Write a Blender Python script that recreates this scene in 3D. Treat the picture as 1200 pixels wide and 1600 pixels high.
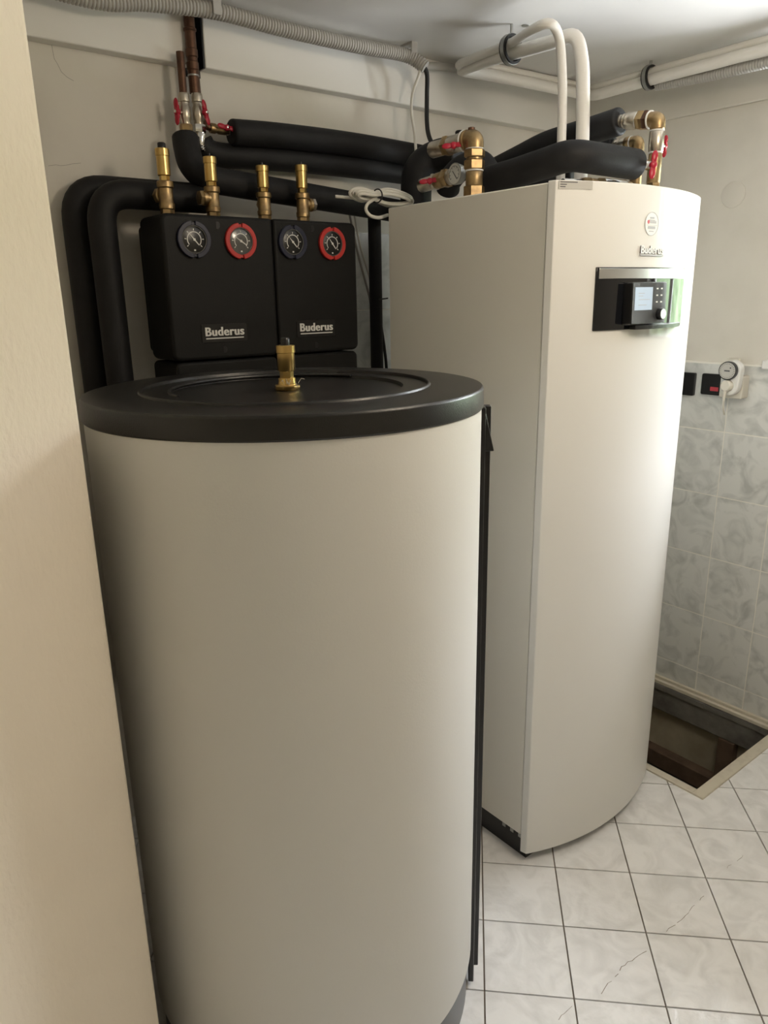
import bpy, math, random
from mathutils import Vector, Matrix
random.seed(7)
for o in list(bpy.data.objects): bpy.data.objects.remove(o)
scn = bpy.context.scene
COL = scn.collection
V = Vector
# ------------------------------------------------------------------ camera
FPX = 1154.14
CR = V((0.78298193, -0.62181957, -0.01672498)); CU = V((0.18711963, 0.20980494, 0.95967084)); CF = V((0.59323313, 0.7545345, -0.28062813))
CAM = V((0, 0, 1.526))
cd = bpy.data.cameras.new('camera'); cam = bpy.data.objects.new('camera', cd); COL.objects.link(cam)
cd.sensor_fit = 'VERTICAL'; cd.sensor_height = 36.0; cd.lens = FPX/1600*36; cd.clip_start = .02; cd.clip_end = 200
cam.matrix_world = Matrix(((CR.x, CU.x, -CF.x, CAM.x), (CR.y, CU.y, -CF.y, CAM.y), (CR.z, CU.z, -CF.z, CAM.z), (0, 0, 0, 1)))
scn.camera = cam
# ------------------------------------------------------------------ world, lights, exposure
w = bpy.data.worlds.new('sky'); scn.world = w; w.use_nodes = True
bg = w.node_tree.nodes['Background']; bg.inputs[0].default_value = (.92, .96, 1.0, 1); bg.inputs[1].default_value = 34.0
def light(name, kind, loc, energy, color, **kw):
    l = bpy.data.lights.new(name, kind); l.energy = energy; l.color = color
    for k, v in kw.items(): setattr(l, k, v)
    o = bpy.data.objects.new(name, l); o.location = loc; COL.objects.link(o); return o
pl = light('window_portal', 'AREA', (2.86, .715, 1.68), 1, (1, 1, 1), shape='RECTANGLE', size=.76, size_y=.83)
pl.rotation_euler = (0, math.radians(90), 0); pl.data.cycles.is_portal = True
light('ceiling_bulb', 'POINT', (1.25, .20, 2.08), 17, (1.0, .85, .66), shadow_soft_size=.12)
vs = scn.view_settings
vs.view_transform = 'Standard'; vs.look = 'None'; vs.exposure = 0.06; vs.gamma = 1.0; vs.use_curve_mapping = False

# ------------------------------------------------------------------ helpers
def ray(px, py): return CF + CR*((px-600)/FPX) - CU*((py-800)/FPX)
def at(px, py, ax, val):
    d = ray(px, py); i = 'xyz'.index(ax); return CAM + d*((val-CAM[i])/d[i])
def PY(px, py, y): return at(px, py, 'y', y)
def PX(px, py, x): return at(px, py, 'x', x)
def wloc(o):
    l = V((0, 0, 0))
    while o: l = l + V(o.location); o = o.parent
    return l
def tag(o, label=None, cat=None, group=None, kind=None):
    if label: o['label'] = label
    if cat: o['category'] = cat
    if group: o['group'] = group
    if kind: o['kind'] = kind
    return o
def empty(name, loc, label, cat, group=None):
    o = bpy.data.objects.new(name, None); o.empty_display_size = .05; o.location = loc; COL.objects.link(o)
    return tag(o, label, cat, group)
def basis(axis):
    a = V(axis).normalized(); t = V((0, 0, 1)) if abs(a.z) < .9 else V((1, 0, 0))
    u = a.cross(t).normalized(); return a, u, a.cross(u)
class MB:
    def __init__(s): s.v = []; s.f = []
    def add(s, vs_, fs):
        b = len(s.v); s.v += [V(p) for p in vs_]; s.f += [[i+b for i in f] for f in fs]; return s
    def box(s, a, b):
        x0, y0, z0 = a; x1, y1, z1 = b
        return s.add([(x0, y0, z0), (x1, y0, z0), (x1, y1, z0), (x0, y1, z0), (x0, y0, z1), (x1, y0, z1), (x1, y1, z1), (x0, y1, z1)],
                     [(3, 2, 1, 0), (4, 5, 6, 7), (0, 1, 5, 4), (1, 2, 6, 5), (2, 3, 7, 6), (3, 0, 4, 7)])
    def obox(s, c, ex, ey, ez):      # oriented box: centre and three half vectors
        c, ex, ey, ez = V(c), V(ex), V(ey), V(ez)
        if ex.cross(ey).dot(ez) < 0: ez = -ez
        return s.add([c-ex-ey-ez, c+ex-ey-ez, c+ex+ey-ez, c-ex+ey-ez, c-ex-ey+ez, c+ex-ey+ez, c+ex+ey+ez, c-ex+ey+ez],
                     [(3, 2, 1, 0), (4, 5, 6, 7), (0, 1, 5, 4), (1, 2, 6, 5), (2, 3, 7, 6), (3, 0, 4, 7)])
    def lathe(s, pts, o, axis=(0, 0, 1), n=24, ph=0.0, caps=True):   # pts: (along, radius)
        a, u, w_ = basis(axis); o = V(o); m = len(pts)
        vv = []
        for t, r in pts:
            for k in range(n):
                q = 2*math.pi*k/n+ph; vv.append(o+a*t+(u*math.cos(q)+w_*math.sin(q))*r)
        ff = []
        for i in range(m-1):
            for k in range(n):
                k2 = (k+1) % n; ff.append((i*n+k, i*n+k2, (i+1)*n+k2, (i+1)*n+k))
        if caps: ff.append(tuple(range(n))[::-1]); ff.append(tuple((m-1)*n+k for k in range(n)))
        return s.add(vv, ff)
    def cyl(s, p, q, r, n=20, ch=.0, r2=None):
        p, q = V(p), V(q); L = (q-p).length; r2 = r if r2 is None else r2
        pts = [(0, r-ch), (ch, r), (L-ch, r2), (L, r2-ch)] if ch else [(0, r), (L, r2)]
        return s.lathe(pts, p, q-p, n)
    def tube(s, path, r, n=16, caps=True, rf=None, endround=0.0):
        P = [V(p) for p in path]; m = len(P)
        T = [(P[min(i+1, m-1)]-P[max(i-1, 0)]).normalized() for i in range(m)]
        _, u, _w = basis(T[0]); vv = []; ff = []
        for i in range(m):
            u = (u-T[i]*u.dot(T[i])).normalized(); w_ = T[i].cross(u)
            R = rf(i/(m-1)) if rf else r
            for k in range(n):
                q = 2*math.pi*k/n; vv.append(P[i]+(u*math.cos(q)+w_*math.sin(q))*R)
        for i in range(m-1):
            for k in range(n):
                k2 = (k+1) % n; ff.append((i*n+k, i*n+k2, (i+1)*n+k2, (i+1)*n+k))
        if caps: ff.append(tuple(range(n))[::-1]); ff.append(tuple((m-1)*n+k for k in range(n)))
        return s.add(vv, ff)
    def prism(s, outline, o, ex, ey, ez, d0, d1):    # 2D outline extruded along ez
        o, ex, ey, ez = V(o), V(ex), V(ey), V(ez); n = len(outline)
        vv = [o+ex*a+ey*b+ez*d for d in (d0, d1) for a, b in outline]
        ff = [tuple(range(n))[::-1], tuple(range(n, 2*n))]+[(i, (i+1) % n, n+(i+1) % n, n+i) for i in range(n)]
        if ex.cross(ey).dot(ez)*(d1-d0) < 0: ff = [f[::-1] for f in ff]
        return s.add(vv, ff)
    def ball(s, c, ex, ey, ez, n=14, m=8):
        c, ex, ey, ez = V(c), V(ex), V(ey), V(ez); vv = []; ff = []
        for i in range(m+1):
            t = math.pi*i/m
            for k in range(n):
                q = 2*math.pi*k/n; vv.append(c+ex*(math.sin(t)*math.cos(q))+ey*(math.sin(t)*math.sin(q))+ez*math.cos(t))
        for i in range(m):
            for k in range(n):
                k2 = (k+1) % n; ff.append((i*n+k, (i+1)*n+k, (i+1)*n+k2, i*n+k2))
        return s.add(vv, ff)
    def build(s, name, mat, parent=None, bevel=0.0, sharp=38, seg=2):
        if parent is not None: org = wloc(parent)
        else:
            org = V(((min(p.x for p in s.v)+max(p.x for p in s.v))/2, (min(p.y for p in s.v)+max(p.y for p in s.v))/2, min(p.z for p in s.v)))
        me = bpy.data.meshes.new(name); me.from_pydata([p-org for p in s.v], [], s.f); me.validate()
        for p in me.polygons: p.use_smooth = True
        me.set_sharp_from_angle(angle=math.radians(sharp))
        me.materials.append(mat)
        o = bpy.data.objects.new(name, me); COL.objects.link(o)
        if parent is not None: o.parent = parent
        else: o.location = org
        if bevel:
            b = o.modifiers.new('bevel', 'BEVEL'); b.width = bevel; b.segments = seg; b.limit_method = 'ANGLE'; b.angle_limit = math.radians(40)
            b.harden_normals = False
        return o
def fillet(pts, r, seg=8):
    P = [V(p) for p in pts]; out = [P[0]]
    for i in range(1, len(P)-1):
        a, b, c = P[i-1], P[i], P[i+1]; u = (a-b); w_ = (c-b); R = min(r, u.length*.48, w_.length*.48)
        p0 = b+u.normalized()*R; p1 = b+w_.normalized()*R
        for k in range(seg+1):
            t = k/seg; out.append(p0*(1-t)**2+b*2*t*(1-t)+p1*t*t)
    out.append(P[-1]); return out
def spline(pts, seg=6):
    P = [V(p) for p in pts]; P = [P[0]*2-P[1]]+P+[P[-1]*2-P[-2]]; out = []
    for i in range(1, len(P)-2):
        for k in range(seg):
            t = k/seg; a, b, c, d = P[i-1:i+3]
            out.append(.5*((2*b)+(c-a)*t+(2*a-5*b+4*c-d)*t*t+(3*b-a-3*c+d)*t**3))
    out.append(P[-2]); return out
def resample(path, step):
    P = [V(p) for p in path]; out = [P[0]]; acc = 0
    for a, b in zip(P, P[1:]):
        L = (b-a).length; t = step-acc
        while t <= L: out.append(a+(b-a)*(t/L)); t += step
        acc = (acc+L) % step
    return out
def text_mesh(name, body, size, o, ex, ey, mat, parent, depth=.0008, bold=.0, spacing=1.0):
    ex, ey = V(ex).normalized(), V(ey).normalized(); ez = ex.cross(ey)
    c = bpy.data.curves.new('t', 'FONT'); c.body = body; c.size = 1; c.extrude = depth/size; c.offset = bold; c.align_x = 'CENTER'; c.align_y = 'CENTER'; c.space_character = spacing
    t = bpy.data.objects.new('t', c); COL.objects.link(t); dg = bpy.context.evaluated_depsgraph_get()
    me = bpy.data.meshes.new_from_object(t.evaluated_get(dg)); bpy.data.objects.remove(t)
    org = wloc(parent); o = V(o)
    for v in me.vertices: p = v.co*size; v.co = o+ex*p.x+ey*p.y+ez*p.z-org
    me.materials.clear(); me.materials.append(mat); me.name = name
    sh_ = ex*(size*.035)
    b2 = me.copy()
    vs2 = [v.co.copy() for v in me.vertices]; fs2 = [list(p.vertices) for p in me.polygons]; n0 = len(vs2)
    allv = [v-sh_ for v in vs2]+vs2+[v+sh_ for v in vs2]
    bpy.data.meshes.remove(b2); me = bpy.data.meshes.new(name)
    me.from_pydata([v+ez*(.00003*(i//n0)) for i, v in enumerate(allv)], [], fs2+[[i+n0 for i in f] for f in fs2]+[[i+2*n0 for i in f] for f in fs2]); me.materials.append(mat)
    ob = bpy.data.objects.new(name, me); COL.objects.link(ob); ob.parent = parent; return ob

# ------------------------------------------------------------------ materials
def mat(name, col, rough=.5, metal=0, noise=None, bump=None, coat=0, coat_rough=.05, spec=.5, emit=None, trans=0, wave=None, vor=None):
    m = bpy.data.materials.new(name); m.use_nodes = True; nt = m.node_tree; b = nt.nodes['Principled BSDF']
    b.inputs['Base Color'].default_value = (*col, 1); b.inputs['Roughness'].default_value = rough; b.inputs['Metallic'].default_value = metal
    b.inputs['Specular IOR Level'].default_value = spec
    if coat: b.inputs['Coat Weight'].default_value = coat; b.inputs['Coat Roughness'].default_value = coat_rough
    if trans: b.inputs['Transmission Weight'].default_value = trans
    if emit: b.inputs['Emission Color'].default_value = (*emit[0], 1); b.inputs['Emission Strength'].default_value = emit[1]
    tc = nt.nodes.new('ShaderNodeTexCoord'); L = nt.links.new
    def mapped(scale):
        mp = nt.nodes.new('ShaderNodeMapping'); mp.inputs['Scale'].default_value = scale
        oi = nt.nodes.new('ShaderNodeObjectInfo'); ml = nt.nodes.new('ShaderNodeMath'); ml.operation = 'MULTIPLY'; ml.inputs[1].default_value = 37
        L(oi.outputs['Random'], ml.inputs[0]); ad = nt.nodes.new('ShaderNodeVectorMath'); L(mp.outputs[0], ad.inputs[0]); L(ml.outputs[0], ad.inputs[1])
        L(tc.outputs['Object'], mp.inputs[0]); return ad.outputs[0]
    if noise:                         # (scale, colour2, lo, hi, detail[, distortion])
        n = nt.nodes.new('ShaderNodeTexNoise'); n.inputs['Scale'].default_value = noise[0]; n.inputs['Detail'].default_value = noise[4]; n.inputs['Distortion'].default_value = noise[5] if len(noise) > 5 else 0
        L(mapped((1, 1, 1)), n.inputs['Vector'])
        r = nt.nodes.new('ShaderNodeValToRGB'); r.color_ramp.elements[0].position = noise[2]; r.color_ramp.elements[1].position = noise[3]
        r.color_ramp.elements[0].color = (*col, 1); r.color_ramp.elements[1].color = (*noise[1], 1)
        L(n.outputs[0], r.inputs[0]); L(r.outputs[0], b.inputs['Base Color'])
    if bump:                          # (scale xyz, strength, distance, detail)
        n = nt.nodes.new('ShaderNodeTexNoise'); n.inputs['Scale'].default_value = 1; n.inputs['Detail'].default_value = bump[3]
        L(mapped(bump[0]), n.inputs['Vector'])
        bp = nt.nodes.new('ShaderNodeBump'); bp.inputs['Strength'].default_value = bump[1]; bp.inputs['Distance'].default_value = bump[2]
        L(n.outputs[0], bp.inputs['Height']); L(bp.outputs[0], b.inputs['Normal'])
        if coat: L(bp.outputs[0], b.inputs['Coat Normal'])
    return m
M = {}
M['plaster'] = mat('plaster', (.74, .71, .645), .85, noise=(5, (.67, .64, .575), .45, .75, 5), bump=((9, 9, 9), .25, .01, 6))
M['warmplaster'] = mat('cream_plaster', (.80, .73, .60), .85)
M['stucco'] = mat('stucco', (.82, .745, .625), .9, noise=(3, (.78, .705, .59), .4, .7, 4), bump=((110, 110, 60), .55, .003, 3))
M['ceiling'] = mat('ceiling_paint', (.80, .79, .765), .8, noise=(2.2, (.74, .73, .705), .4, .7, 5), bump=((12, 12, 12), .15, .01, 5))
M['soffit'] = mat('white_board', (.80, .785, .74), .6, bump=((6, 6, 6), .1, .005, 3))
M['grout'] = mat('floor_grout', (.24, .20, .165), .9)
M['wallgrout'] = mat('wall_grout', (.90, .88, .82), .8)
M['floortile'] = mat('floor_tile', (.91, .91, .91), .2, noise=(11, (.76, .76, .755), .40, .72, 8, 1.6), bump=((30, 30, 30), .5, .004, 5), spec=.5)
M['walltile'] = mat('marbled_wall_tile', (.74, .75, .73), .28, noise=(13, (.52, .535, .52), .45, .72, 3, 1.2), bump=((8, 8, 8), .1, .002, 2))
M['foam'] = mat('black_foam', (.008, .008, .009), .62, noise=(14, (.014, .014, .0155), .4, .8, 4), bump=((160, 160, 160), .3, .001, 3), spec=.35)
M['blackplastic'] = mat('black_moulded_plastic', (.010, .010, .010), .33, bump=((420, 420, 420), .5, .0006, 2), spec=.45)
M['eppfoam'] = mat('black_foam_shell', (.006, .006, .0056), .55, bump=((300, 300, 300), .4, .0007, 2), spec=.25)
M['black'] = mat('black_gloss', (.006, .006, .007), .3)
M['glossblack'] = mat('black_glass', (.008, .009, .012), .04, spec=.6)
M['jacket'] = mat('white_foil_jacket', (.70, .695, .66), .5, bump=((260, 260, 260), .25, .0006, 3))
M['skirt'] = mat('grey_base', (.12, .12, .125), .45)
M['white'] = mat('white_enamel', (.79, .785, .755), .6, spec=.1, coat=.35, coat_rough=.015)
M['sideenamel'] = mat('white_satin_enamel_warm_lit', (.87, .84, .765), .38)  # white enamel, with the left wall's reflected warmth put into the colour
M['whiteplastic'] = mat('white_plastic', (.80, .80, .78), .35)
M['creamplastic'] = mat('cream_plastic', (.74, .71, .63), .4)
M['brass'] = mat('yellow_brass', (.62, .43, .16), .28, 1, bump=((90, 90, 90), .08, .001, 2))
M['agedbrass'] = mat('aged_brass', (.40, .285, .145), .4, 1, noise=(60, (.26, .18, .10), .45, .7, 4))
M['nickel'] = mat('nickel', (.55, .50, .42), .32, 1, noise=(70, (.42, .37, .29), .5, .75, 3))
M['chrome'] = mat('chrome', (.75, .75, .74), .15, 1)
M['copper'] = mat('tarnished_copper', (.14, .075, .048), .45, .8, noise=(35, (.085, .045, .03), .4, .7, 5))
M['red'] = mat('red_lacquer', (.42, .008, .03), .35)
M['redplastic'] = mat('red_plastic', (.50, .03, .025), .4)
M['blueplastic'] = mat('navy_plastic', (.010, .013, .035), .4)
M['lagging'] = mat('white_pipe_wrap', (.84, .82, .77), .5, bump=((70, 70, 260), .35, .002, 3))
M['foilwrap'] = mat('white_foil_wrap', (.78, .775, .76), .33, bump=((120, 120, 90), .6, .003, 4))
M['conduit'] = mat('grey_conduit', (.43, .42, .39), .5)
M['cablewhite'] = mat('white_cable', (.70, .68, .61), .5)
M['cablegrey'] = mat('grey_cable', (.30, .28, .25), .5)
M['rubber'] = mat('black_rubber', (.012, .012, .012), .6)
M['steel'] = mat('zinc_steel', (.42, .43, .42), .4, .9)
M['silver'] = mat('silver_trim', (.62, .63, .64), .25, .9)
M['darkgrey'] = mat('dark_grey_glass', (.05, .055, .06), .06, spec=.7)
M['screen'] = mat('lit_screen', (.30, .36, .42), .1, emit=((.62, .76, .92), .40))
M['dialblack'] = mat('dial_black', (.012, .012, .012), .3)
M['dialgrey'] = mat('dial_grey', (.10, .10, .095), .15, spec=.7)
M['dialwhite'] = mat('dial_white', (.72, .72, .68), .3)
M['print'] = mat('white_print', (.74, .73, .69), .4)
M['badgewhite'] = mat('badge_white', (.86, .86, .86), .3)
M['badgeshade'] = mat('badge_grey', (.20, .20, .21), .4)
M['printdark'] = mat('dark_print', (.06, .06, .07), .5)
M['printgrey'] = mat('grey_print', (.42, .42, .44), .5)
M['sticker'] = mat('silver_sticker', (.52, .51, .48), .4)
M['stickerwhite'] = mat('white_sticker', (.76, .75, .72), .4)
M['redprint'] = mat('red_print', (.55, .05, .07), .5)
M['hatchframe'] = mat('cream_painted_steel', (.66, .61, .50), .5, noise=(25, (.58, .53, .43), .5, .7, 4))
M['concrete'] = mat('pit_concrete', (.20, .19, .17), .9, noise=(9, (.09, .085, .075), .4, .7, 6), bump=((40, 40, 40), .5, .006, 4))
M['pitwall'] = mat('pit_lining', (.46, .41, .31), .9, noise=(6, (.30, .26, .19), .4, .7, 5), bump=((20, 20, 20), .4, .006, 4))
M['wood'] = mat('dark_wood', (.13, .085, .055), .7, noise=(18, (.07, .045, .03), .4, .7, 5))
M['hedge'] = mat('garden_green', (.12, .165, .09), .9, noise=(2.5, (.19, .25, .145), .4, .7, 5))
M['frame'] = mat('white_window_frame', (.78, .78, .76), .4)
gl = bpy.data.materials.new('window_glass'); gl.use_nodes = True; nt = gl.node_tree; nt.nodes.clear()
o_ = nt.nodes.new('ShaderNodeOutputMaterial'); tr = nt.nodes.new('ShaderNodeBsdfTransparent'); gs = nt.nodes.new('ShaderNodeBsdfGlossy'); gs.inputs['Roughness'].default_value = 0
fr = nt.nodes.new('ShaderNodeFresnel'); fr.inputs[0].default_value = 1.3; mx = nt.nodes.new('ShaderNodeMixShader')
nt.links.new(fr.outputs[0], mx.inputs[0]); nt.links.new(tr.outputs[0], mx.inputs[1]); nt.links.new(gs.outputs[0], mx.inputs[2]); nt.links.new(mx.outputs[0], o_.inputs[0])
M['glass'] = gl

# ------------------------------------------------------------------ the room
XR, YB, ZC = 2.575, 2.0, 2.238          # right wall, back wall, ceiling
XL, YF = -1.3, -1.7                     # walls behind the camera
XE, YE = .2998, 1.06                    # free edge of the plastered wall at the left
HX0, HX1, HY0, HY1 = 1.978, XR, .932, 1.62    # hatch outline in the floor
WY0, WY1, WZ0, WZ1 = .30, 1.13, 1.30, 2.06    # window opening

m = MB()
for a, b in (((XL-.2, YF-.2, -.1), (HX0, YB+.2, -.006)), ((HX0, YF-.2, -.1), (XR+.3, HY0, -.006)), ((HX0, HY1, -.1), (XR+.3, YB+.2, -.006))): m.box(a, b)
floor = tag(m.build('floor', M['grout']), kind='structure')
# floor tiles, laid diagonally
def clip(poly, nx, ny, c):               # keep nx*x+ny*y <= c
    out = []
    for i in range(len(poly)):
        p, q = poly[i], poly[(i+1) % len(poly)]; dp = nx*p[0]+ny*p[1]-c; dq = nx*q[0]+ny*q[1]-c
        if dp <= 0: out.append(p)
        if dp*dq < 0: t = dp/(dp-dq); out.append((p[0]+(q[0]-p[0])*t, p[1]+(q[1]-p[1])*t))
    return out
def clipall(poly, cons):
    for c in cons:
        poly = clip(poly, *c)
        if len(poly) < 3: return None
    return poly
PT = .2000; ca = math.sqrt(.5); ea = V((ca, -ca)); eb = V((ca, ca)); T0 = V((1.4000, 1.0420))
room = [(1, 0, XR), (-1, 0, -XL), (0, 1, YB), (0, -1, -YF)]
regs = [[(1, 0, HX0)], [(-1, 0, -HX0), (0, 1, HY0)], [(-1, 0, -HX0), (0, -1, -HY1)]]

rest = MB(); shared = None; tn = 0
hg = .0019
for i in range(-22, 23):
    for j in range(-22, 23):
        c = T0+ea*(PT*(i+.5))+eb*(PT*(j+.5)); hs = PT/2-hg
        sq = [tuple(c-ea*hs-eb*hs), tuple(c+ea*hs-eb*hs), tuple(c+ea*hs+eb*hs), tuple(c-ea*hs+eb*hs)]
        if not clipall(sq, room): continue
        near = .25 < c.x < 2.8 and -.25 < c.y < 1.95 and c.x > .45*c.y-.1 and not (c.x > 1.5 and c.y < 0)
        whole = all(all(nx*p[0]+ny*p[1] <= k for nx, ny, k in room) for p in sq) and not any(HX0 < p[0]+.15 and HY0-.15 < p[1] < HY1+.15 for p in sq)
        pieces = []
        if whole: pieces = [sq]
        else:
            base = clipall(sq, room)
            for rg in regs:
                q = clipall(base, rg)
                if q: pieces.append(q)
        if not pieces: continue
        if near:
            if whole and shared:
                o = bpy.data.objects.new('tile', shared); COL.objects.link(o); o.parent = floor; o.location = V((c.x, c.y, 0))-wloc(floor)
            else:
                mb = MB()
                for q in pieces: mb.prism(q, (0, 0, 0), (1, 0, 0), (0, 1, 0), (0, 0, 1), -.008, 0)
                o = mb.build('tile', M['floortile'], floor)
                if whole:
                    for v in o.data.vertices: v.co -= V((c.x, c.y, 0))-wloc(floor)
                    o.location = V((c.x, c.y, 0))-wloc(floor); shared = o.data
                    # slightly eased edges
                else: pass
            tn += 1
        else:
            for q in pieces: rest.prism(q, (0, 0, 0), (1, 0, 0), (0, 1, 0), (0, 0, 1), -.008, 0)
tag(rest.build('tile_field', M['floortile'], floor), kind='stuff')
# hairline cracks running over the tiles
def crack(pts, wd):
    P = [at(x, y, 'z', 0) for x, y in pts]; P = [p+V((random.uniform(-1, 1), random.uniform(-1, 1), 0))*.0025 for p in resample(P, .012)]
    mb = MB()
    for a, b in zip(P, P[1:]):
        if random.random() < .18: continue
        d = (b-a).normalized(); n_ = V((-d.y, d.x, 0)); k = wd*random.uniform(.5, 1.1)
        mb.obox((a+b)/2+V((0, 0, .0001)), (b-a)*.5, n_*k, (0, 0, .0001))
    mb.build('crack', M['grout'], floor)
crack([(1014, 1482), (975, 1508), (935, 1556)], .0007); crack([(1100, 1400), (1062, 1438), (1040, 1456)], .0006); crack([(1162, 1336), (1130, 1360)], .0005); crack([(893, 1573), (868, 1597)], .0006)

# right wall with the window opening
m = MB()
m.box((XR, YF-.3, -.006), (XR+.3, YB+.2, WZ0)); m.box((XR, YF-.3, WZ1), (XR+.3, YB+.2, ZC+.1))
m.box((XR, WY1, WZ0), (XR+.3, YB+.2, WZ1)); m.box((XR, YF-.3, WZ0), (XR+.3, WY0, WZ1))
wall_right = tag(m.build('wall_right', M['plaster']), kind='structure')
wall_back = tag(MB().box((XL-.2, YB, -.1), (XR, YB+.2, ZC+.1)).build('wall_back', M['plaster']), kind='structure')
ang = math.radians(35); wx, wy = XE-1.75*math.cos(ang), YE-1.75*math.sin(ang)      # splayed face of the plastered wall
wall_left = tag(MB().prism([(wx, wy), (XE, YE), (XE, YB), (wx, YB)], (0, 0, 0), (1, 0, 0), (0, 1, 0), (0, 0, 1), -.006, ZC).build('wall_left', M['stucco'], bevel=.006, seg=3), kind='structure')
tag(MB().box((XL-.2, YF, -.1), (XL, YB, ZC+.1)).build('wall_far_left', M['warmplaster']), kind='structure')
tag(MB().box((XL-.2, YF-.3, -.1), (XR, YF, ZC+.1)).build('wall_front', M['warmplaster']), kind='structure')
tag(MB().box((XL-.2, YF-.3, ZC), (XR+.3, YB+.2, ZC+.1)).build('ceiling', M['ceiling']), kind='structure')
# boxed-in trim under the ceiling
SB = 2.10
m = MB(); pA = PY(300, 60, 1.96).x; xg0 = PY(296.5, 70, 1.96).x; xg1 = PY(321, 100, 1.96).x
m.box((XL, 1.96, SB-.003), (xg0, YB, ZC)); tag(m.build('trim_1', M['soffit'], bevel=.003), kind='structure')
m = MB().box((xg1, 1.96, SB-.003), (XR, YB, ZC)); tag(m.build('trim_2', M['soffit'], bevel=.003), kind='structure')
m = MB().box((XR-.014, WY1+.02, SB), (XR, 1.96, ZC)); tag(m.build('trim_3', M['plaster'], bevel=.004), kind='structure')
# black sheets put in for the shade of the gap between the boards
tag(MB().box((xg0, 1.994, SB-.02), (xg1, YB, ZC)).box((xg1-.005, 1.9615, SB-.004), (xg1-.0005, 1.994, ZC)).build('gap_shade_lining', M['black']), kind='structure')

# hairline cracks in the plaster of the back wall
def wall_crack(pts):
    P = resample([PY(x, y, YB) for x, y in pts], .015); P = [p+V((random.uniform(-1, 1), 0, random.uniform(-1, 1)))*.003 for p in P]; mb = MB()
    for a, b in zip(P, P[1:]): d = (b-a).normalized(); mb.obox((a+b)/2+V((0, -.0002, 0)), (b-a)*.52, V((-d.z, 0, d.x))*.0004, (0, .0002, 0))
    mb.build('crack', M['cablegrey'], wall_back)
wall_crack([(78, 67), (84, 92), (100, 114), (118, 132)]); wall_crack([(76, 261), (100, 257), (128, 256)])
# wall tiles on the right wall
PYW, PZW, J0, Z0 = .188, .2372, 1.292, 1.277
rows = [Z0-PZW*k for k in range(6)]     # 1.277 ... 0.091
tag(MB().box((XR-.0090, YF, 0), (XR, YB, Z0+.004)).build('tile_backing', M['wallgrout'], wall_right), kind='stuff')
sh = None; field = MB()
for ci in range(-17, 4):
    y0 = J0+PYW*ci; y1 = y0+PYW
    if y1 > YB: y1 = YB
    for z1 in rows:
        z0 = z1-PZW if z1 > .1 else 0.0
        g = .0018; a = (XR-.010, y0+g, z0+g); b = (XR-.004, y1-g, z1-g)
        if ci >= -2 and y1 < YB:
            full = z1 > .1
            if full and sh:
                o = bpy.data.objects.new('tile', sh); COL.objects.link(o); o.parent = wall_right; o.location = V((XR-.007, (y0+y1)/2, (z0+z1)/2))-wloc(wall_right)
            else:
                o = MB().box(a, b).build('tile', M['walltile'], wall_right, bevel=.0012, seg=1)
                if full:
                    c = V((XR-.007, (y0+y1)/2, (z0+z1)/2))-wloc(wall_right)
                    for v in o.data.vertices: v.co -= c
                    o.location = c; sh = o.data
        else: field.box(a, b)
tag(field.build('tile_field', M['walltile'], wall_right), kind='stuff')
# tiles on the back wall behind the heat pump
tag(MB().box((1.30, YB-.006, 0), (XR-.01, YB, 1.722)).build('tile_backing', M['wallgrout'], wall_back), kind='stuff')
fld = MB()
for k in range(6):
    x0 = 1.345+.2*k
    for r_ in range(8):
        z1 = 1.72-.2372*r_; z0 = max(z1-.2372, 0); a = (x0+.0016, YB-.010, z0+.0016); b = (min(x0+.2-.0016, XR-.012), YB-.004, z1-.0016)
        if k < 2 and r_ < 3: MB().box(a, b).build('tile', M['walltile'], wall_back, bevel=.0012, seg=1)
        elif z1 > .02: fld.box(a, b)
tag(fld.build('tile_field', M['walltile'], wall_back), kind='stuff')

# window in the right wall
fx = XR+.16
m = MB()
for a, b in (((WY0, WZ0), (WY1, WZ0+.06)), ((WY0, WZ1-.06), (WY1, WZ1)), ((WY0, WZ0), (WY0+.06, WZ1)), ((WY1-.06, WZ0), (WY1, WZ1)), ((.69, WZ0), (.75, WZ1))):
    m.box((fx, a[0], a[1]), (fx+.06, b[0], b[1]))
win = tag(m.build('window_1', M['frame'], bevel=.004), kind='structure')
MB().box((fx+.028, WY0+.06, WZ0+.06), (fx+.032, .69, WZ1-.06)).build('pane', M['glass'], win)
MB().box((fx+.028, .75, WZ0+.06), (fx+.032, WY1-.06, WZ1-.06)).build('pane', M['glass'], win)
MB().box((XR-.035, WY0-.05, WZ0-.03), (fx, WY1+.05, WZ0)).build('window_sill', M['whiteplastic'], win, bevel=.004)
# the garden outside the window
m = MB(); N = 40
vv = []; ff = []
for i in range(N+1):
    for j in range(11):
        y = -9+18*i/N; z = .6+2.2*j/10
        vv.append((9+.5*random.random()-.3*abs(j-5)/5, y+.2*random.random(), z*(1+.10*random.random()*(j == 10))))
for i in range(N):
    for j in range(10): ff.append((i*11+j, i*11+j+1, (i+1)*11+j+1, (i+1)*11+j))
m.add(vv, ff); m.box((9.3, -9, .6), (10.3, 9, 2.7)); tag(m.build('hedge_outside', M['hedge']), kind='structure')

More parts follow.
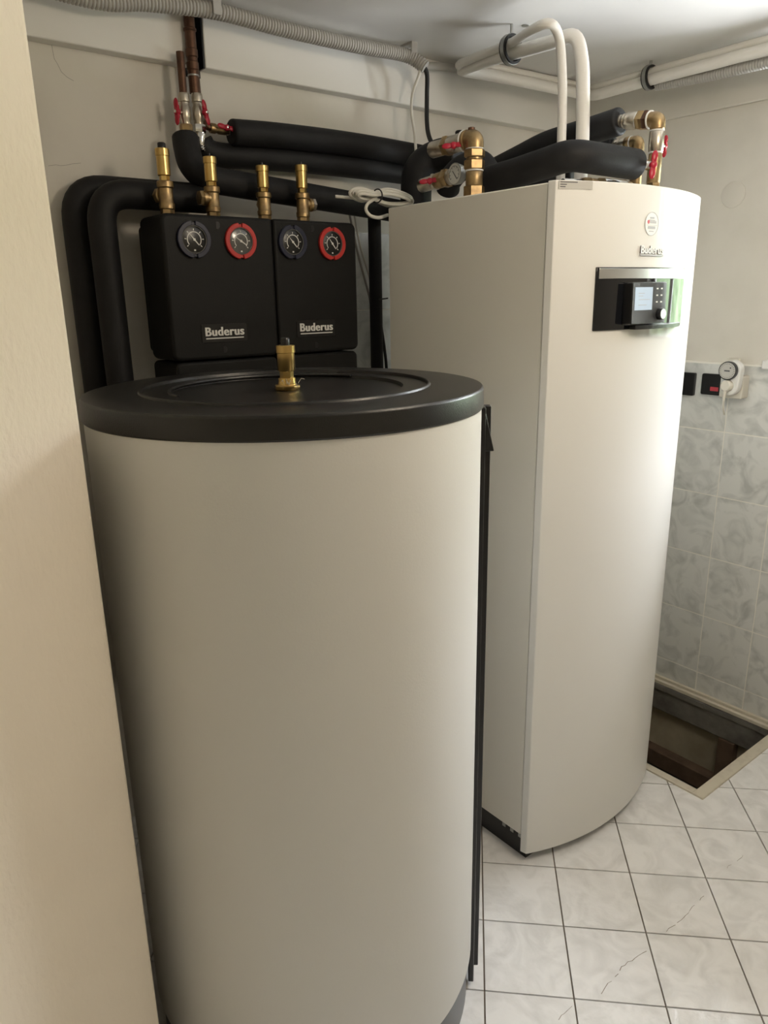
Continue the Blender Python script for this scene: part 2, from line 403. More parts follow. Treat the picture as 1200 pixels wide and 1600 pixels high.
# ------------------------------------------------------------------ buffer tank
TC = V((.707, 1.179, 0)); TR = .3535; LR = .3575; ZL = 1.372
t = empty('buffer_tank', TC, 'large white cylindrical buffer tank with a black plastic lid', 'tank')
MB().lathe([(0, .340), (.003, .345), (.124, .345), (.128, .335)], TC, n=96).build('base_skirt', M['skirt'], t)
MB().lathe([(.112, TR-.012), (.116, TR-.003), (.126, TR), (1.342, TR), (1.345, TR-.01)], TC, n=128).build('jacket', M['jacket'], t)
zb = 1.334
prof = [(zb, LR-.02), (zb, LR-.002), (zb+.003, LR), (ZL-.006, LR-.001), (ZL-.003, LR-.002), (ZL-.001, LR-.004), (ZL, LR-.008), (ZL, .262), (ZL+.003, .2605), (ZL+.004, .2585), (ZL+.003, .2565), (ZL-.002, .255), (ZL-.002, .212), (ZL-.008, .209), (ZL-.008, .02), (ZL-.008, .001)]
lid = MB().lathe(prof, TC, n=128, caps=False).build('lid', M['blackplastic'], t, sharp=30)
# shallow curved groove near the back of the lid
g = MB()
gp = [TC+V((math.cos(q)*.209, math.sin(q)*.209, ZL-.002)) for q in [math.radians(20+k*3) for k in range(54)]]
g.tube(gp, .0035, 8); g.build('groove_lip', M['blackplastic'], lid)
# closing rail of the jacket
def pol(az, r, z): a = math.radians(az); return TC+V((math.cos(a)*r, math.sin(a)*r, z))
def rail(az, w_, r0, r1, z0, z1, name, bv=.002):
    a = math.radians(az); er = V((math.cos(a), math.sin(a), 0)); et = V((-math.sin(a), math.cos(a), 0))
    MB().obox(TC+er*((r0+r1)/2)+V((0, 0, (z0+z1)/2)), er*((r1-r0)/2), et*w_, (0, 0, (z1-z0)/2)).build(name, M['black'], t, bevel=bv)
rail(-42.6, .013, TR-.004, TR+.008, .012, 1.331, 'clamp_rail')
rail(-39.6, .009, TR-.004, TR+.019, .035, 1.331, 'clamp_rail')
a = math.radians(-40.5); er = V((math.cos(a), math.sin(a), 0)); et = V((-math.sin(a), math.cos(a), 0))
MB().add([TC+er*r_+et*e+V((0, 0, z)) for r_, e, z in ((TR-.002, -.022, 1.250), (TR+.024, -.022, 1.250), (TR+.024, .02, 1.250), (TR-.002, .02, 1.250), (TR-.002, -.022, 1.331), (TR+.005, -.022, 1.331), (TR+.005, .02, 1.331), (TR-.002, .02, 1.331))],
         [(3, 2, 1, 0), (4, 5, 6, 7), (0, 1, 5, 4), (1, 2, 6, 5), (2, 3, 7, 6), (3, 0, 4, 7)]).build('rail_cover', M['black'], t, bevel=.002)
# brass air vent in the middle of the lid
vb = TC+V((0, 0, ZL-.008))
av = MB().lathe([(0, .022), (.002, .0235), (.008, .0235), (.010, .021)], vb, n=8).lathe([(.010, .017), (.022, .0155)], vb, n=20).lathe([(.022, .0125), (.034, .0125)], vb, n=6)
av.lathe([(.034, .0145), (.036, .0158), (.066, .0158), (.067, .0172), (.079, .0172), (.080, .016)], vb, n=28)
av = av.build('air_vent', M['brass'], t)
MB().lathe([(.079, .0085), (.090, .0085), (.093, .007)], vb, n=20).build('cap', M['black'], av)
hm = MB()
for k in range(9):
    q = random.uniform(0, 6.28); p = vb+V((math.cos(q)*.02, math.sin(q)*.02, .012)); e = p+V((math.cos(q)*.012, math.sin(q)*.012, random.uniform(-.006, .014)))
    hm.tube([p, (p+e)/2+V((0, 0, .005)), e], .0004, 5)
tag(hm.build('hemp_sealing', M['cablewhite'], av), kind='stuff')

# ------------------------------------------------------------------ two pump groups
GY = 1.75; GZ0, GZ1 = 1.380, 1.720
gx = [PY(250, 333, GY).x, PY(426, 345, GY).x, PY(556, 348, GY).x]
ABX, ABZ = V((1, 0, 0)), V((0, 0, 1)); OUT = V((0, -1, 0))
def rrect(w_, h_, r, seg=5, corners=(1, 1, 1, 1)):
    out = []
    for (cx, cy, a0), on in zip(((w_/2-r, h_/2-r, 0), (-w_/2+r, h_/2-r, 90), (-w_/2+r, -h_/2+r, 180), (w_/2-r, -h_/2+r, 270)), corners):
        if on:
            for k in range(seg+1): q = math.radians(a0+90*k/seg); out.append((cx+r*math.cos(q), cy+r*math.sin(q)))
        else: out.append((cx+(r if a0 in (0, 270) else -r), cy+(r if a0 in (0, 90) else -r)))
    return out
def arc_ring(mb, c, ex, ey, ez, r0, r1, a0, a1, d0, d1, n=40):
    pts = [(math.cos(math.radians(a0+(a1-a0)*k/n)), math.sin(math.radians(a0+(a1-a0)*k/n))) for k in range(n+1)]
    out = [(x*r1, y*r1) for x, y in pts]+[(x*r0, y*r0) for x, y in pts[::-1]]
    c = V(c); k = len(pts)
    vv = [c+V(ex)*a_+V(ey)*b_+V(ez)*d for d in (d0, d1) for a_, b_ in out]; nn = len(out); ff = []
    for i in range(k-1):
        j0, j1 = nn-1-i, nn-2-i
        ff.append((nn+i, nn+i+1, nn+j1, nn+j0)); ff.append((i+1, i, j0, j1)); ff.append((i, i+1, nn+i+1, nn+i)); ff.append((j1, j0, nn+j0, nn+j1))
    ff.append((0, nn, nn+nn-1, nn-1)); ff.append((k-1, k, nn+k, nn+k-1))
    mb.add(vv, ff)
def thermometer(px, py, ringmat, facemat, group, needle, label):
    c = PY(px, py, GY)
    th = MB(); 
    arc_ring(th, c, ABX, ABZ, OUT, .0315, .0425, 97, 263, .0, .009); arc_ring(th, c, ABX, ABZ, OUT, .0315, .0425, -83, 83, 0, .009)
    arc_ring(th, c, ABX, ABZ, OUT, .0315, .0395, 82, 98, 0, .005, 6); arc_ring(th, c, ABX, ABZ, OUT, .0315, .0395, 262, 278, 0, .005, 6)
    th = th.build('thermometer', ringmat, group, bevel=.0012, seg=1); th['label'] = label
    MB().lathe([(-.004, .032), (.004, .032), (.005, .030)], c, OUT, n=40).build('dial', facemat, th)
    b = MB(); arc_ring(b, c, ABX, ABZ, OUT, .0295, .032, 0, 359.9, .004, .0075, 48); b.build('bezel', M['dialgrey'], th)
    s = MB(); arc_ring(s, c, ABX, ABZ, OUT, .0165, .0185, -40, 220, .0052, .0056, 40)
    for k in range(7):
        q = math.radians(220-260*k/6); d = ABX*math.cos(q)+ABZ*math.sin(q); n_ = ABX*-math.sin(q)+ABZ*math.cos(q)
        s.obox(c+d*.0225+OUT*.0054, d*.0022, n_*.0009, OUT*.0002)
    s.obox(c-ABZ*.024+OUT*.0054, ABX*.0022, ABZ*.0018, OUT*.0002); s.build('scale', M['print'], th)
    q = math.radians(needle); d = ABX*math.cos(q)+ABZ*math.sin(q); n_ = ABX*-math.sin(q)+ABZ*math.cos(q)
    nd = MB().add([c+d*.022+OUT*.0065, c+n_*.0016+OUT*.0065, c-d*.017+n_*.001+OUT*.0065, c-d*.017-n_*.001+OUT*.0065, c-n_*.0016+OUT*.0065], [(0, 1, 2, 3, 4)])
    nd.lathe([(.0055, .003), (.007, .003)], c, OUT, n=14); nd.build('needle', M['print'], th)
for gi, (x0, x1, lab) in enumerate(((gx[0], gx[1]-.001, 'left black foam-shelled pump group with a bright red thermometer ring'), (gx[1]+.001, gx[2], 'right black foam-shelled pump group, next to the heat pump'))):
    g = empty('pump_group', ((x0+x1)/2, GY+.07, 1.26), lab, 'pump group', 'pump groups behind the tank')
    W = x1-x0; cx = (x0+x1)/2; H = GZ1-GZ0
    MB().prism(rrect(W, H, .018, corners=(gi == 1, gi == 0, 1, 1) if gi == 0 else (1, 0, 1, 1)), (cx, GY, (GZ0+GZ1)/2), ABX, ABZ, OUT, -.135, 0).build('front_cover', M['eppfoam'], g, bevel=.008, seg=3)
    MB().prism(rrect(W-.012, .12, .014), (cx, GY, 1.316), ABX, ABZ, OUT, -.15, .0).build('lower_shell', M['eppfoam'], g, bevel=.006, seg=2)
    MB().prism(rrect(W-.03, H-.03, .014), (cx, GY, (GZ0+GZ1)/2), ABX, ABZ, OUT, -.185, -.1355).build('back_shell', M['eppfoam'], g, bevel=.005, seg=2)
    MB().box((cx-.06, GY+.1855, 1.45), (cx+.06, YB, 1.65)).build('wall_bracket', M['steel'], g)
    for px, py in (((340, 352), (352, 546)) if gi == 0 else ((488, 357), (495, 539))):
        c = PY(px, py, GY); h_ = MB(); h_.prism([(-.0045, -.008), (.002, -.008), (.0055, -.003), (.0055, .004), (.002, .008), (-.0045, .008)], c, ABX, ABZ, OUT, 0, .0006); h_.build('screw_recess', M['black'], g)
    if gi == 0:
        thermometer(302, 374.5, M['blueplastic'], M['dialblack'], g, 132, 'navy-ringed thermometer'); thermometer(375, 377, M['redplastic'], M['dialgrey'], g, 148, 'red-ringed thermometer')
        c = PY(351, 520, GY); pw, ts = .060, .0300
    else:
        thermometer(456, 378.5, M['blueplastic'], M['dialblack'], g, 132, 'navy-ringed thermometer'); thermometer(517.5, 381, M['redplastic'], M['dialblack'], g, 128, 'red-ringed thermometer')
        c = PY(494, 513, GY); pw, ts = .060, .0300
    npl = MB().prism(rrect(.125, .044, .003), c, ABX, ABZ, OUT, -.001, .0016).build('nameplate', M['black'], g)
    text_mesh('lettering', 'Buderus', ts, c+OUT*.0022+ABZ*.003, ABX, ABZ, M['print'], npl, .0004, bold=.008, spacing=1.09)
    MB().obox(c+OUT*.002-ABZ*.0125, ABX*.052, ABZ*.0013, OUT*.0005).build('underline', M['print'], npl)

# brass air-vent tees standing on the pump groups
def vent_tee(px, base_py, top_py, y, label, side):
    b = PY(px, base_py, y); top = at(px, top_py, 'y', y); b.z = GZ1; H = top.z-b.z
    s = H/.155
    r_ = empty('air_vent_tee', b, label, 'air vent', 'brass air vents on the pump groups')
    MB().lathe([(0, .0165), (.012*s, .0165)], b, n=6).build('hex_nut', M['agedbrass'], r_)
    m = MB().lathe([(.012*s, .0155), (.014*s, .018), (.025*s, .0185), (.028*s, .0165), (.060*s, .0165), (.063*s, .0195), (.075*s, .0195), (.077*s, .017)], b, n=24)
    sd = V(side).normalized(); c = b+V((0, 0, .047*s))
    m.lathe([(0, .014), (.016, .014), (.018, .017), (.027, .017), (.028, .015)], c, sd, n=20); m.build('tee_body', M['agedbrass'], r_)
    MB().lathe([(.028, .0175), (.036, .0175), (.037, .012)], c, sd, n=6).build('plug_nut', M['nickel'] if px > 400 else M['agedbrass'], r_)
    m = MB().lathe([(.077*s, .012), (.088*s, .012)], b, n=6).lathe([(.088*s, .0125), (.090*s, .0150), (.132*s, .0150), (.133*s, .0165), (.148*s, .0165), (.149*s, .0155)], b, n=26)
    ch = m.build('vent_barrel', M['brass'], r_)
    if px < 300: MB().lathe([(.149*s, .0095), (.160*s, .0095), (.162*s, .008)], b, n=18).build('cap', M['black'], r_)
    else: MB().lathe([(.149*s, .003), (.157*s, .003), (.158*s, .002)], b, n=10).build('cap', M['black'], r_)
vent_tee(262, 333, 229, 1.80, 'brass air vent with a wide black cap, leftmost on the pump groups', (-.1, 1, 0))
vent_tee(334, 336, 242, 1.80, 'brass air vent with a side branch into the left black pipe', (-1, .0, 0))
vent_tee(414, 341, 256, 1.80, 'brass air vent above the seam between the two pump groups', (.45, 1, 0))
vent_tee(474, 343, 255, 1.80, 'brass air vent with nickel plug, nearest to the heat pump', (1, .0, 0))

# ------------------------------------------------------------------ black insulated pipes
def foam_pipe(path, r, label, name='insulated_pipe', n=24, group='black foam insulated pipes', hollow=True):
    P = path; d0 = (P[0]-P[1]).normalized(); d1 = (P[-1]-P[-2]).normalized()
    m = MB(); e = r*.18
    # rounded ends
    Q = [P[0]]+P[1:-1]+[P[-1]]
    m.tube([P[0]+d0*e*.0]+Q[1:-1]+[P[-1]], r, n)
    o = m.build(name, M['foam']); tag(o, label, 'pipe', group)
    b = o.modifiers.new('bevel', 'BEVEL'); b.width = .006; b.segments = 3; b.limit_method = 'ANGLE'; b.angle_limit = math.radians(50)
    return o
R1 = .033
# two risers at the far left
v1 = PY(124, 380, 1.957); v2 = PY(163, 380, 1.882)
zt1 = PY(150, 296, 1.957).z; zt2 = PY(210, 304, 1.882).z
foam_pipe(fillet([V((v1.x, 1.957, .45)), V((v1.x, 1.957, zt1)), V((.93, 1.957, zt1))], .075), R1, 'black insulated riser pipe furthest left, bending behind its neighbour')
xe = PY(322, 311, 1.882).x
foam_pipe(fillet([V((v2.x, 1.882, .45)), V((v2.x, 1.882, zt2)), V((xe, 1.882, PY(300, 311, 1.882).z))], .075), R1, 'black insulated riser pipe running right to the second brass vent')
# three runs along the back wall
foam_pipe(spline([PY(361, 207, 1.93), PY(430, 212, 1.93), PY(520, 222, 1.93), PY(600, 234, 1.93), PY(690, 250, 1.93)]), .033, 'uppermost black insulated pipe on the back wall, starting at a red valve')
foam_pipe(spline([PY(314, 222, 1.957), PY(323, 235, 1.957), PY(346, 243, 1.957), PY(400, 246, 1.957), PY(500, 255, 1.957), PY(600, 267, 1.957), PY(700, 281, 1.957)]), .0315, 'middle black insulated pipe sagging along the back wall')
foam_pipe(spline([PY(289, 212, 1.915), PY(292, 232, 1.905), PY(300, 258, 1.885), PY(322, 277, 1.875), PY(365, 287, 1.875), PY(450, 301, 1.875), PY(533, 315, 1.875), PY(640, 333, 1.875)]), .033, 'lowest black insulated pipe on the back wall, passing behind the brass vents')
vx = PY(587, 450, 1.93)
foam_pipe([V((vx.x, 1.93, .3)), V((vx.x, 1.93, 1.0)), V((vx.x, 1.93, 1.46)), V((vx.x, 1.93, 1.60)), V((vx.x, 1.93, PY(587, 322, 1.93).z))], .0205, 'thin upright black insulated pipe between pump group and heat pump')
# loops at the back corner of the heat pump
foam_pipe(spline([PY(652, 345, 1.80), PY(650, 305, 1.80), PY(655, 266, 1.79), PY(683, 245, 1.75), PY(722, 240, 1.66)], 8), .046, 'thick black insulated elbow curving over the rear corner of the heat pump')
foam_pipe(spline([PY(700, 296, 1.66), PY(703, 282, 1.64), PY(722, 262, 1.60), PY(750, 255, 1.56), PY(763, 272, 1.54), PY(765, 290, 1.54)], 8), .033, 'black insulated bend behind the brass elbow with the gauge')
st = PY(718, 222, 1.70); MB().cyl(st-V((0, 0, .03)), PY(718, 204, 1.70), .0125, 18, .003).build('x', M['foam']).name = 'pipe_stub'
tag(bpy.data.objects['pipe_stub'], 'short upright black pipe stub beside the upper red lever', 'pipe')
# three runs over the top of the heat pump
foam_pipe(spline([PY(748, 286, 1.50), PY(800, 272, 1.40), PY(850, 256, 1.30), PY(892, 244, 1.22), PY(940, 249, 1.19), PY(992, 257, 1.178)]), .0355, 'thick black insulated pipe crossing the front of the heat pump top')
foam_pipe(spline([PX(760, 272, 1.80), PX(810, 247, 1.80), PX(850, 227, 1.80), PX(890, 214, 1.80), PX(930, 202, 1.80), PX(970, 189, 1.80)]), .034, 'uppermost black insulated pipe rising over the heat pump')
foam_pipe(spline([PX(780, 292, 1.88), PX(850, 258, 1.88), PX(900, 244, 1.88), PX(960, 228, 1.88)]), .026, 'half hidden black insulated pipe ending at a brass elbow')
foam_pipe(spline([PY(785, 297, 1.53), PY(810, 291, 1.52), PY(870, 279, 1.44), PY(895, 274, 1.40)]), .022, 'thin black insulated pipe lying low on the heat pump top')

# ------------------------------------------------------------------ valves and copper pipes on the back wall
def wing(mb, c, out, along, s=1.0):
    c = V(c); out = V(out).normalized(); along = V(along).normalized(); sd = out.cross(along)
    mb.lathe([(-.004*s, .009*s), (.006*s, .009*s), (.008*s, .007*s)], c, out, n=18)
    for k in (-1, 1):
        mb.ball(c+along*(k*.020*s)+out*.004*s, along*.015*s, sd*.0085*s, out*.0035*s)
        mb.obox(c+along*(k*.009*s)+out*.002*s, along*.008*s, sd*.006*s, out*.004*s)
def valve(p, d, L, rt, r, label, handle=None, hd=None, s=1.0, ext=True, mt='nickel', name='ball_valve', nutA='agedbrass', group='ball valves with red handles'):
    """ball valve from p along d, length L; handle = outward dir, hd = wing direction"""
    p = V(p); d = V(d).normalized()
    root = empty(name, p+d*(L*.5), label, 'valve', group)
    MB().lathe([(0, r*.92), (.004, r), (L*.20, r), (L*.22, r*.85), (L*.30, r*.85), (L*.34, r*1.02), (L*.62, r*1.02), (L*.66, r*.85), (L*.74, r*.85)], p, d, n=24).build('valve_body', M[mt], root)
    MB().lathe([(L*.74, r*1.08), (L*.76, r*1.14), (L*.92, r*1.14), (L*.94, r*1.08)], p, d, n=6).build('hex_nut', M[nutA], root)
    MB().lathe([(L*.94, r*.8), (L, r*.8)], p, d, n=18).build('spigot', M[mt], root)
    if handle:
        h = V(handle).normalized(); c = p+d*(L*.48); e = c+h*(r+.012*s)
        MB().cyl(c+h*(r*.5), e, .0055*s, 14).build('stem', M['nickel'], root)
        wm = MB(); wing(wm, e, h, hd, s); wm = wm.build('butterfly_handle', M['red'], root, sharp=50)
        MB().lathe([(.008*s, .0048*s), (.0095*s, .0048*s), (.0105*s, .003*s)], e, h, n=6).build('handle_nut', M['chrome'], wm)
    return root
DN = V((0, 0, -1))
yc = 1.935
# left copper drop
c0 = PY(282, 92, 1.975); c1 = PY(286.5, 146, yc)
pL = V((c1.x, yc, 0))
m = MB().cyl(V((pL.x, yc, 2.115)), V((pL.x, yc, c1.z)), .0098, 20).build('copper_pipe', M['copper']); tag(m, 'short tarnished copper pipe emerging under the white ceiling board', 'pipe')
m = MB(); 
zc = c1.z; zb_ = PY(290, 211, yc).z; Lv = zc-zb_
valve(V((pL.x, yc, zc)), DN, Lv, None, .0142, 'nickel shut-off valve with a red butterfly handle at its left side', (-1, -.35, 0), (0, 0, 1), .9)
# right copper pipe in the gap
pr = PY(310, 147, 1.925); xr_ = pr.x
cp = empty('copper_pipe', V((xr_, 1.945, pr.z)), 'thick brown copper pipe rising in the dark gap between ceiling boards', 'pipe')
zg = lambda py: PY(308, py, 1.945).z
MB().cyl(V((xr_, 1.945, zg(147))), V((xr_, 1.945, 2.205)), .0132, 22).build('tube', M['copper'], cp)
for a, b in ((112, 98), (92, 78)): MB().cyl(V((xr_, 1.945, zg(a))), V((xr_, 1.945, zg(b))), .0150, 22, .002).build('soldered_sleeve', M['copper'], cp)
MB().cyl(V((xr_, 1.945, zg(121))), V((xr_, 1.945, zg(118))), .0145, 22, .001).build('solder_ring', M['steel'], cp)
MB().cyl(V((xr_, 1.945, zg(52))), V((xr_, 1.945, zg(46))), .0158, 22, .002).build('soldered_sleeve', M['copper'], cp)
zv0 = PY(311, 147, 1.935).z; zv1 = PY(313, 212, 1.935).z
valve(V((xr_, 1.935, zv0)), DN, zv0-zv1, None, .0142, 'nickel shut-off valve with a red butterfly handle facing the room', (.35, -1, 0), (-.2, 0, 1), .85, nutA='chrome')
# corrugated chrome hose tail
hp = spline([V((xr_, 1.93, zv1)), PY(314, 222, 1.90), PY(316.5, 236, 1.885)], 12); 
m = MB().tube(resample(hp, .0012), .010, 16, rf=lambda t: (.0105-.0045*t)+.0018*math.sin(t*62)); m = m.build('hose_tail', M['chrome']); tag(m, 'ribbed chrome hose tail hanging below the middle valve', 'fitting')
# side copper branch and horizontal valve
b0 = PY(316, 128, 1.955); b1 = PY(323, 196, 1.945)
m = MB().tube(fillet([V((xr_+.018, 1.968, zg(104))), V((xr_+.019, 1.965, b1.z+.03)), V((xr_+.022, 1.945, b1.z-.003)), V((xr_+.05, 1.945, b1.z-.005))], .02), .0085, 16).build('copper_branch_pipe', M['copper']); tag(m, 'thin copper branch pipe curving towards the sideways valve', 'pipe')
h0 = PY(328, 200, 1.945); h1 = PY(366, 205, 1.945)
valve(h0, h1-h0, (h1-h0).length, None, .0125, 'sideways brass valve with a red handle feeding the uppermost black pipe', (.15, -1, .05), (1, 0, -.12), .8, mt='agedbrass', nutA='chrome')

# ------------------------------------------------------------------ conduits and cables on the ceiling
def corrugated(path, r, label, pitch=.0085, amp=.0016, n=16):
    P = resample(path, pitch/3)
    m = MB(); L = len(P); m.tube(P, r, n, rf=lambda t: r+amp*(1 if (int(round(t*(L-1))) % 3) else -1)); o = m.build('corrugated_conduit', M['conduit'], sharp=80)
    return tag(o, label, 'conduit')
cz = 2.195; cyy = 1.885
cpts = [V((.30, 1.90, cz+.006)), at(130, -4, 'y', 1.90), at(230, 4, 'y', 1.895), PY(335, 17, cyy), PY(430, 42, cyy), PY(500, 59, cyy), PY(570, 74, cyy), PY(625, 84, cyy), PY(648, 93, 1.872), PY(665, 106, 1.850)]
corrugated(spline(cpts, 8), .0175, 'long grey corrugated conduit running under the ceiling along the back wall')
for px, py in ((333, 14), (640, 84)):
    c = PY(px, py, cyy); c_ = MB()
    c_.obox(V((c.x, cyy-.0215, c.z+.012)), (.011, 0, 0), (0, .0022, 0), (0, 0, .030)); c_.obox(V((c.x, cyy+.004, ZC-.003)), (.011, 0, 0), (0, .026, 0), (0, 0, .003))
    o = c_.build('conduit_clip', M['conduit'], bevel=.001); tag(o, 'grey clip holding the conduit %s' % ('above the copper pipes' if px < 400 else 'near its open end'), 'clip', 'conduit clips')
m = MB().tube(spline([PY(664, 103, 1.93), PY(700, 105, 1.93), PY(760, 116, 1.93)]), .011, 16).build('smooth_conduit', M['conduit']); tag(m, 'thin smooth conduit behind the open conduit end', 'conduit')
e0 = cpts[-1]
m = MB().tube(spline([e0+V((-.012, .01, .01)), PY(655, 116, 1.86), PY(645, 145, 1.88), PY(643, 175, 1.89), PY(648, 210, 1.88), PY(650, 240, 1.86)], 8), .0045, 10).build('white_cable', M['cablewhite']); tag(m, 'thin white cable hanging from the open conduit end', 'cable')
m = MB().tube(spline([e0+V((-.006, .01, .012)), PY(667, 116, 1.86), PY(667, 150, 1.88), PY(667, 190, 1.87), PY(671, 215, 1.85), PY(684, 240, 1.80)], 8), .0068, 12).build('black_cable', M['rubber']); tag(m, 'thick black cable hanging from the open conduit end', 'cable')

# white wrapped refrigerant pipes
rt, rn = .0172, .0118
b_ = PY(907, 283, 1.33)
thick = [V((b_.x, 1.33, 1.80)), PY(910, 225, 1.335), PY(911, 150, 1.345), PY(909, 92, 1.355), PY(897, 57, 1.375), PY(862, 66, 1.44), PY(800, 83.5, 1.60), PY(752, 98, 1.75), PY(727, 107, 1.855)]
YR, XW = 1.885, 2.35
far = [PY(735, 112, 1.86), PY(800, 124, 1.85), PY(902, 145, 1.835)]
right = [PX(958, 141, XW), PX(1030, 121, XW), PX(1120, 97.5, XW), PX(1198, 77, XW)]
ext = right[-1]+V((0, -.75, -.012))
path = spline(thick, 8)+spline([PY(722, 110, 1.868)]+far+[PY(922, 148.5, 1.815), PX(936, 147, XW)]+right+[ext], 8)
path = resample(path, .010)
m = MB().tube(path, rt, 18).build('wrapped_pipe', M['lagging']); tag(m, 'thicker white wrapped pipe rising from the heat pump to the ceiling', 'pipe', 'white wrapped refrigerant pipes')
th2 = [V((PY(876, 280, 1.36).x, 1.36, 1.80)), PY(877.5, 215, 1.365), PY(879, 140, 1.37), PY(876, 75, 1.38), PY(868, 44, 1.375), PY(853, 37, 1.385), PY(826, 50, 1.455), PY(796, 68.5, 1.59), PY(745, 88.5, 1.74), PY(720, 99, 1.83)]
up = V((0, .012, .0275))
path = resample(spline(th2, 8)+spline([PY(716, 103, 1.855)]+[p+up for p in far]+[PY(922, 148.5, 1.815)+V((.012, .012, .0275)), PX(936, 147, XW)+V((.012, 0, .0275))]+[p+V((.012, 0, .0275)) for p in right]+[ext+V((.012, 0, .0275))], 8), .010)
m = MB().tube(path, rn, 16).build('wrapped_pipe', M['lagging']); tag(m, 'thinner white wrapped pipe, left of its thicker twin', 'pipe', 'white wrapped refrigerant pipes')
# condensate conduit below the white pipes on the right
corrugated(spline([right[1]+V((.031, .03, -.012)), right[1]+V((.031, -.06, -.018)), right[2]+V((.026, 0, -.026)), right[3]+V((.026, 0, -.028)), ext+V((.026, 0, -.028))], 8), .0145, 'grey corrugated conduit tucked under the white pipe by the right wall')
# brass feet of the white pipes on the unit
for px, x_, y_, lab in ((877, th2[0].x, 1.36, 'small brass gland under the thinner white pipe'), (907, b_.x, 1.33, 'copper coloured gland under the thicker white pipe')):
    g = empty('pipe_gland', V((x_, y_, 1.757)), lab, 'fitting', 'pipe glands')
    MB().lathe([(0, .013), (.012, .013), (.014, .010)], V((x_, y_, 1.757)), n=20).build('collar', M['whiteplastic'], g)
    MB().lathe([(.014, .0095 if px < 900 else .0135), (.048, .0095 if px < 900 else .0135)], V((x_, y_, 1.757)), n=6).build('hex_nut', M['agedbrass'] if px < 900 else M['copper'], g)
# pipe clamps
def clamp(c, ax, r, label, up):
    c = V(c); o = empty('pipe_clamp', c, label, 'clamp', 'black pipe clamps')
    a, u, w_ = basis(ax)
    MB().lathe([(-.011, r+.001), (-.011, r+.007), (.011, r+.007), (.011, r+.001), (-.011, r+.001)], c, ax, n=36, caps=False).build('rubber_lining', M['rubber'], o)
    MB().lathe([(-.006, r+.007), (-.006, r+.009), (.006, r+.009), (.006, r+.007), (-.006, r+.007)], c, ax, n=36, caps=False).build('steel_band', M['steel'], o)
    MB().cyl(c+V((0, 0, r+.006)), V((c.x, c.y, ZC)), .004, 12).build('rod', M['steel'], o)
    MB().obox(c+u*(r+.012), u*.006, w_*.004, a*.007).build('screw_lug', M['steel'], o)
cA = (PY(800, 83.5, 1.60)*1.2+PY(796, 68.5, 1.59)*.8)/2
clamp(cA, (.0, 1, 0), .030, 'black rubber-lined clamp around the white pipes before they turn', ZC)
cB = PX(1014, 125.3, XW); clamp(cB+V((.003, 0, .008)), (0, 1, 0), .028, 'black rubber-lined clamp around the white pipe by the right wall', ZC)
o = MB().lathe([(0, .010), (.002, .010)], at(821, 41, 'z', ZC-.002), n=18).build('ceiling_plug', M['steel']); tag(o, 'small grey plug hole in the ceiling beside the white pipe', 'plug')

# ------------------------------------------------------------------ heat pump indoor unit
BX0, BX1, BYF, BYB, BZ0, BZ1 = 1.345, 1.935, 1.106, 1.672, .03, 1.757
bc = (BX0+BX1)/2; sag = .066; RR = ((BX1-BX0)**2/4+sag**2)/(2*sag); AP = BYF-sag
def yf(x): return AP+RR-math.sqrt(RR*RR-(x-bc)**2)
def nf(x): s = (x-bc)/RR; return V((s, -math.sqrt(1-s*s), 0))
def onf(px, py):
    d = ray(px, py); t = 1.2
    while t < 3:
        P = CAM+d*t
        if abs(P.x-bc) < .31 and P.y >= yf(P.x): return P
        t += .0004
    return None
hpu = empty('heat_pump_unit', V((bc, 1.39, 0)), 'tall glossy white heat pump indoor unit with a curved front and control panel', 'heat pump')
MB().box((BX0+.02, BYF+.012, 0), (BX1-.02, BYB-.01, .085)).build('plinth', M['black'], hpu)
m = MB().box((BX0+.002, BYF+.020, .082), (BX1-.002, BYB, BZ1-.003)); m.build('cabinet', M['sideenamel'], hpu, bevel=.003)
# curved front with side returns
NF = 48
outl = [(BX0, BYF+.017)]+[(BX0+.004+(BX1-BX0-.008)*k/NF, yf(BX0+.004+(BX1-BX0-.008)*k/NF)) for k in range(NF+1)]+[(BX1, BYF+.017)]
MB().prism(outl, (0, 0, 0), (1, 0, 0), (0, 1, 0), (0, 0, 1), BZ0, BZ1).build('front_panel', M['white'], hpu, bevel=.002)
for k in range(3):
    MB().box((BX0+.018, 1.135+.03*k, .055), (BX0+.0195, 1.147+.03*k, .075)).build('vent_hole', M['steel'], hpu)
for x_, y_ in ((BX0+.05, BYF+.06), (BX1-.05, BYF+.06)): MB().lathe([(0, .022), (.03, .022)], V((x_, y_, 0)), n=18).build('foot', M['black'], hpu)
# badge lettering
def onface(x, z, off=0.0): n_ = nf(x); return V((x, yf(x), z))+n_*off
def fr_(x): n_ = nf(x); return V((-n_.y, n_.x, 0))
bdg = text_mesh('badge_lettering', 'Buderus', .0250, onface(1.6255, 1.618, .0019), fr_(1.625), ABZ, M['badgewhite'], hpu, .0004, bold=.004, spacing=1.09)
text_mesh('badge_shadow_edge', 'Buderus', .0250, onface(1.6245, 1.6175, .0010), fr_(1.625), ABZ, M['badgeshade'], bdg, .0008, bold=.010, spacing=1.09)
MB().obox(onface(1.625, 1.6065, .001), fr_(1.625)*.045, ABZ*.0012, nf(1.625)*.0015).build('badge_underline', M['printgrey'], hpu)
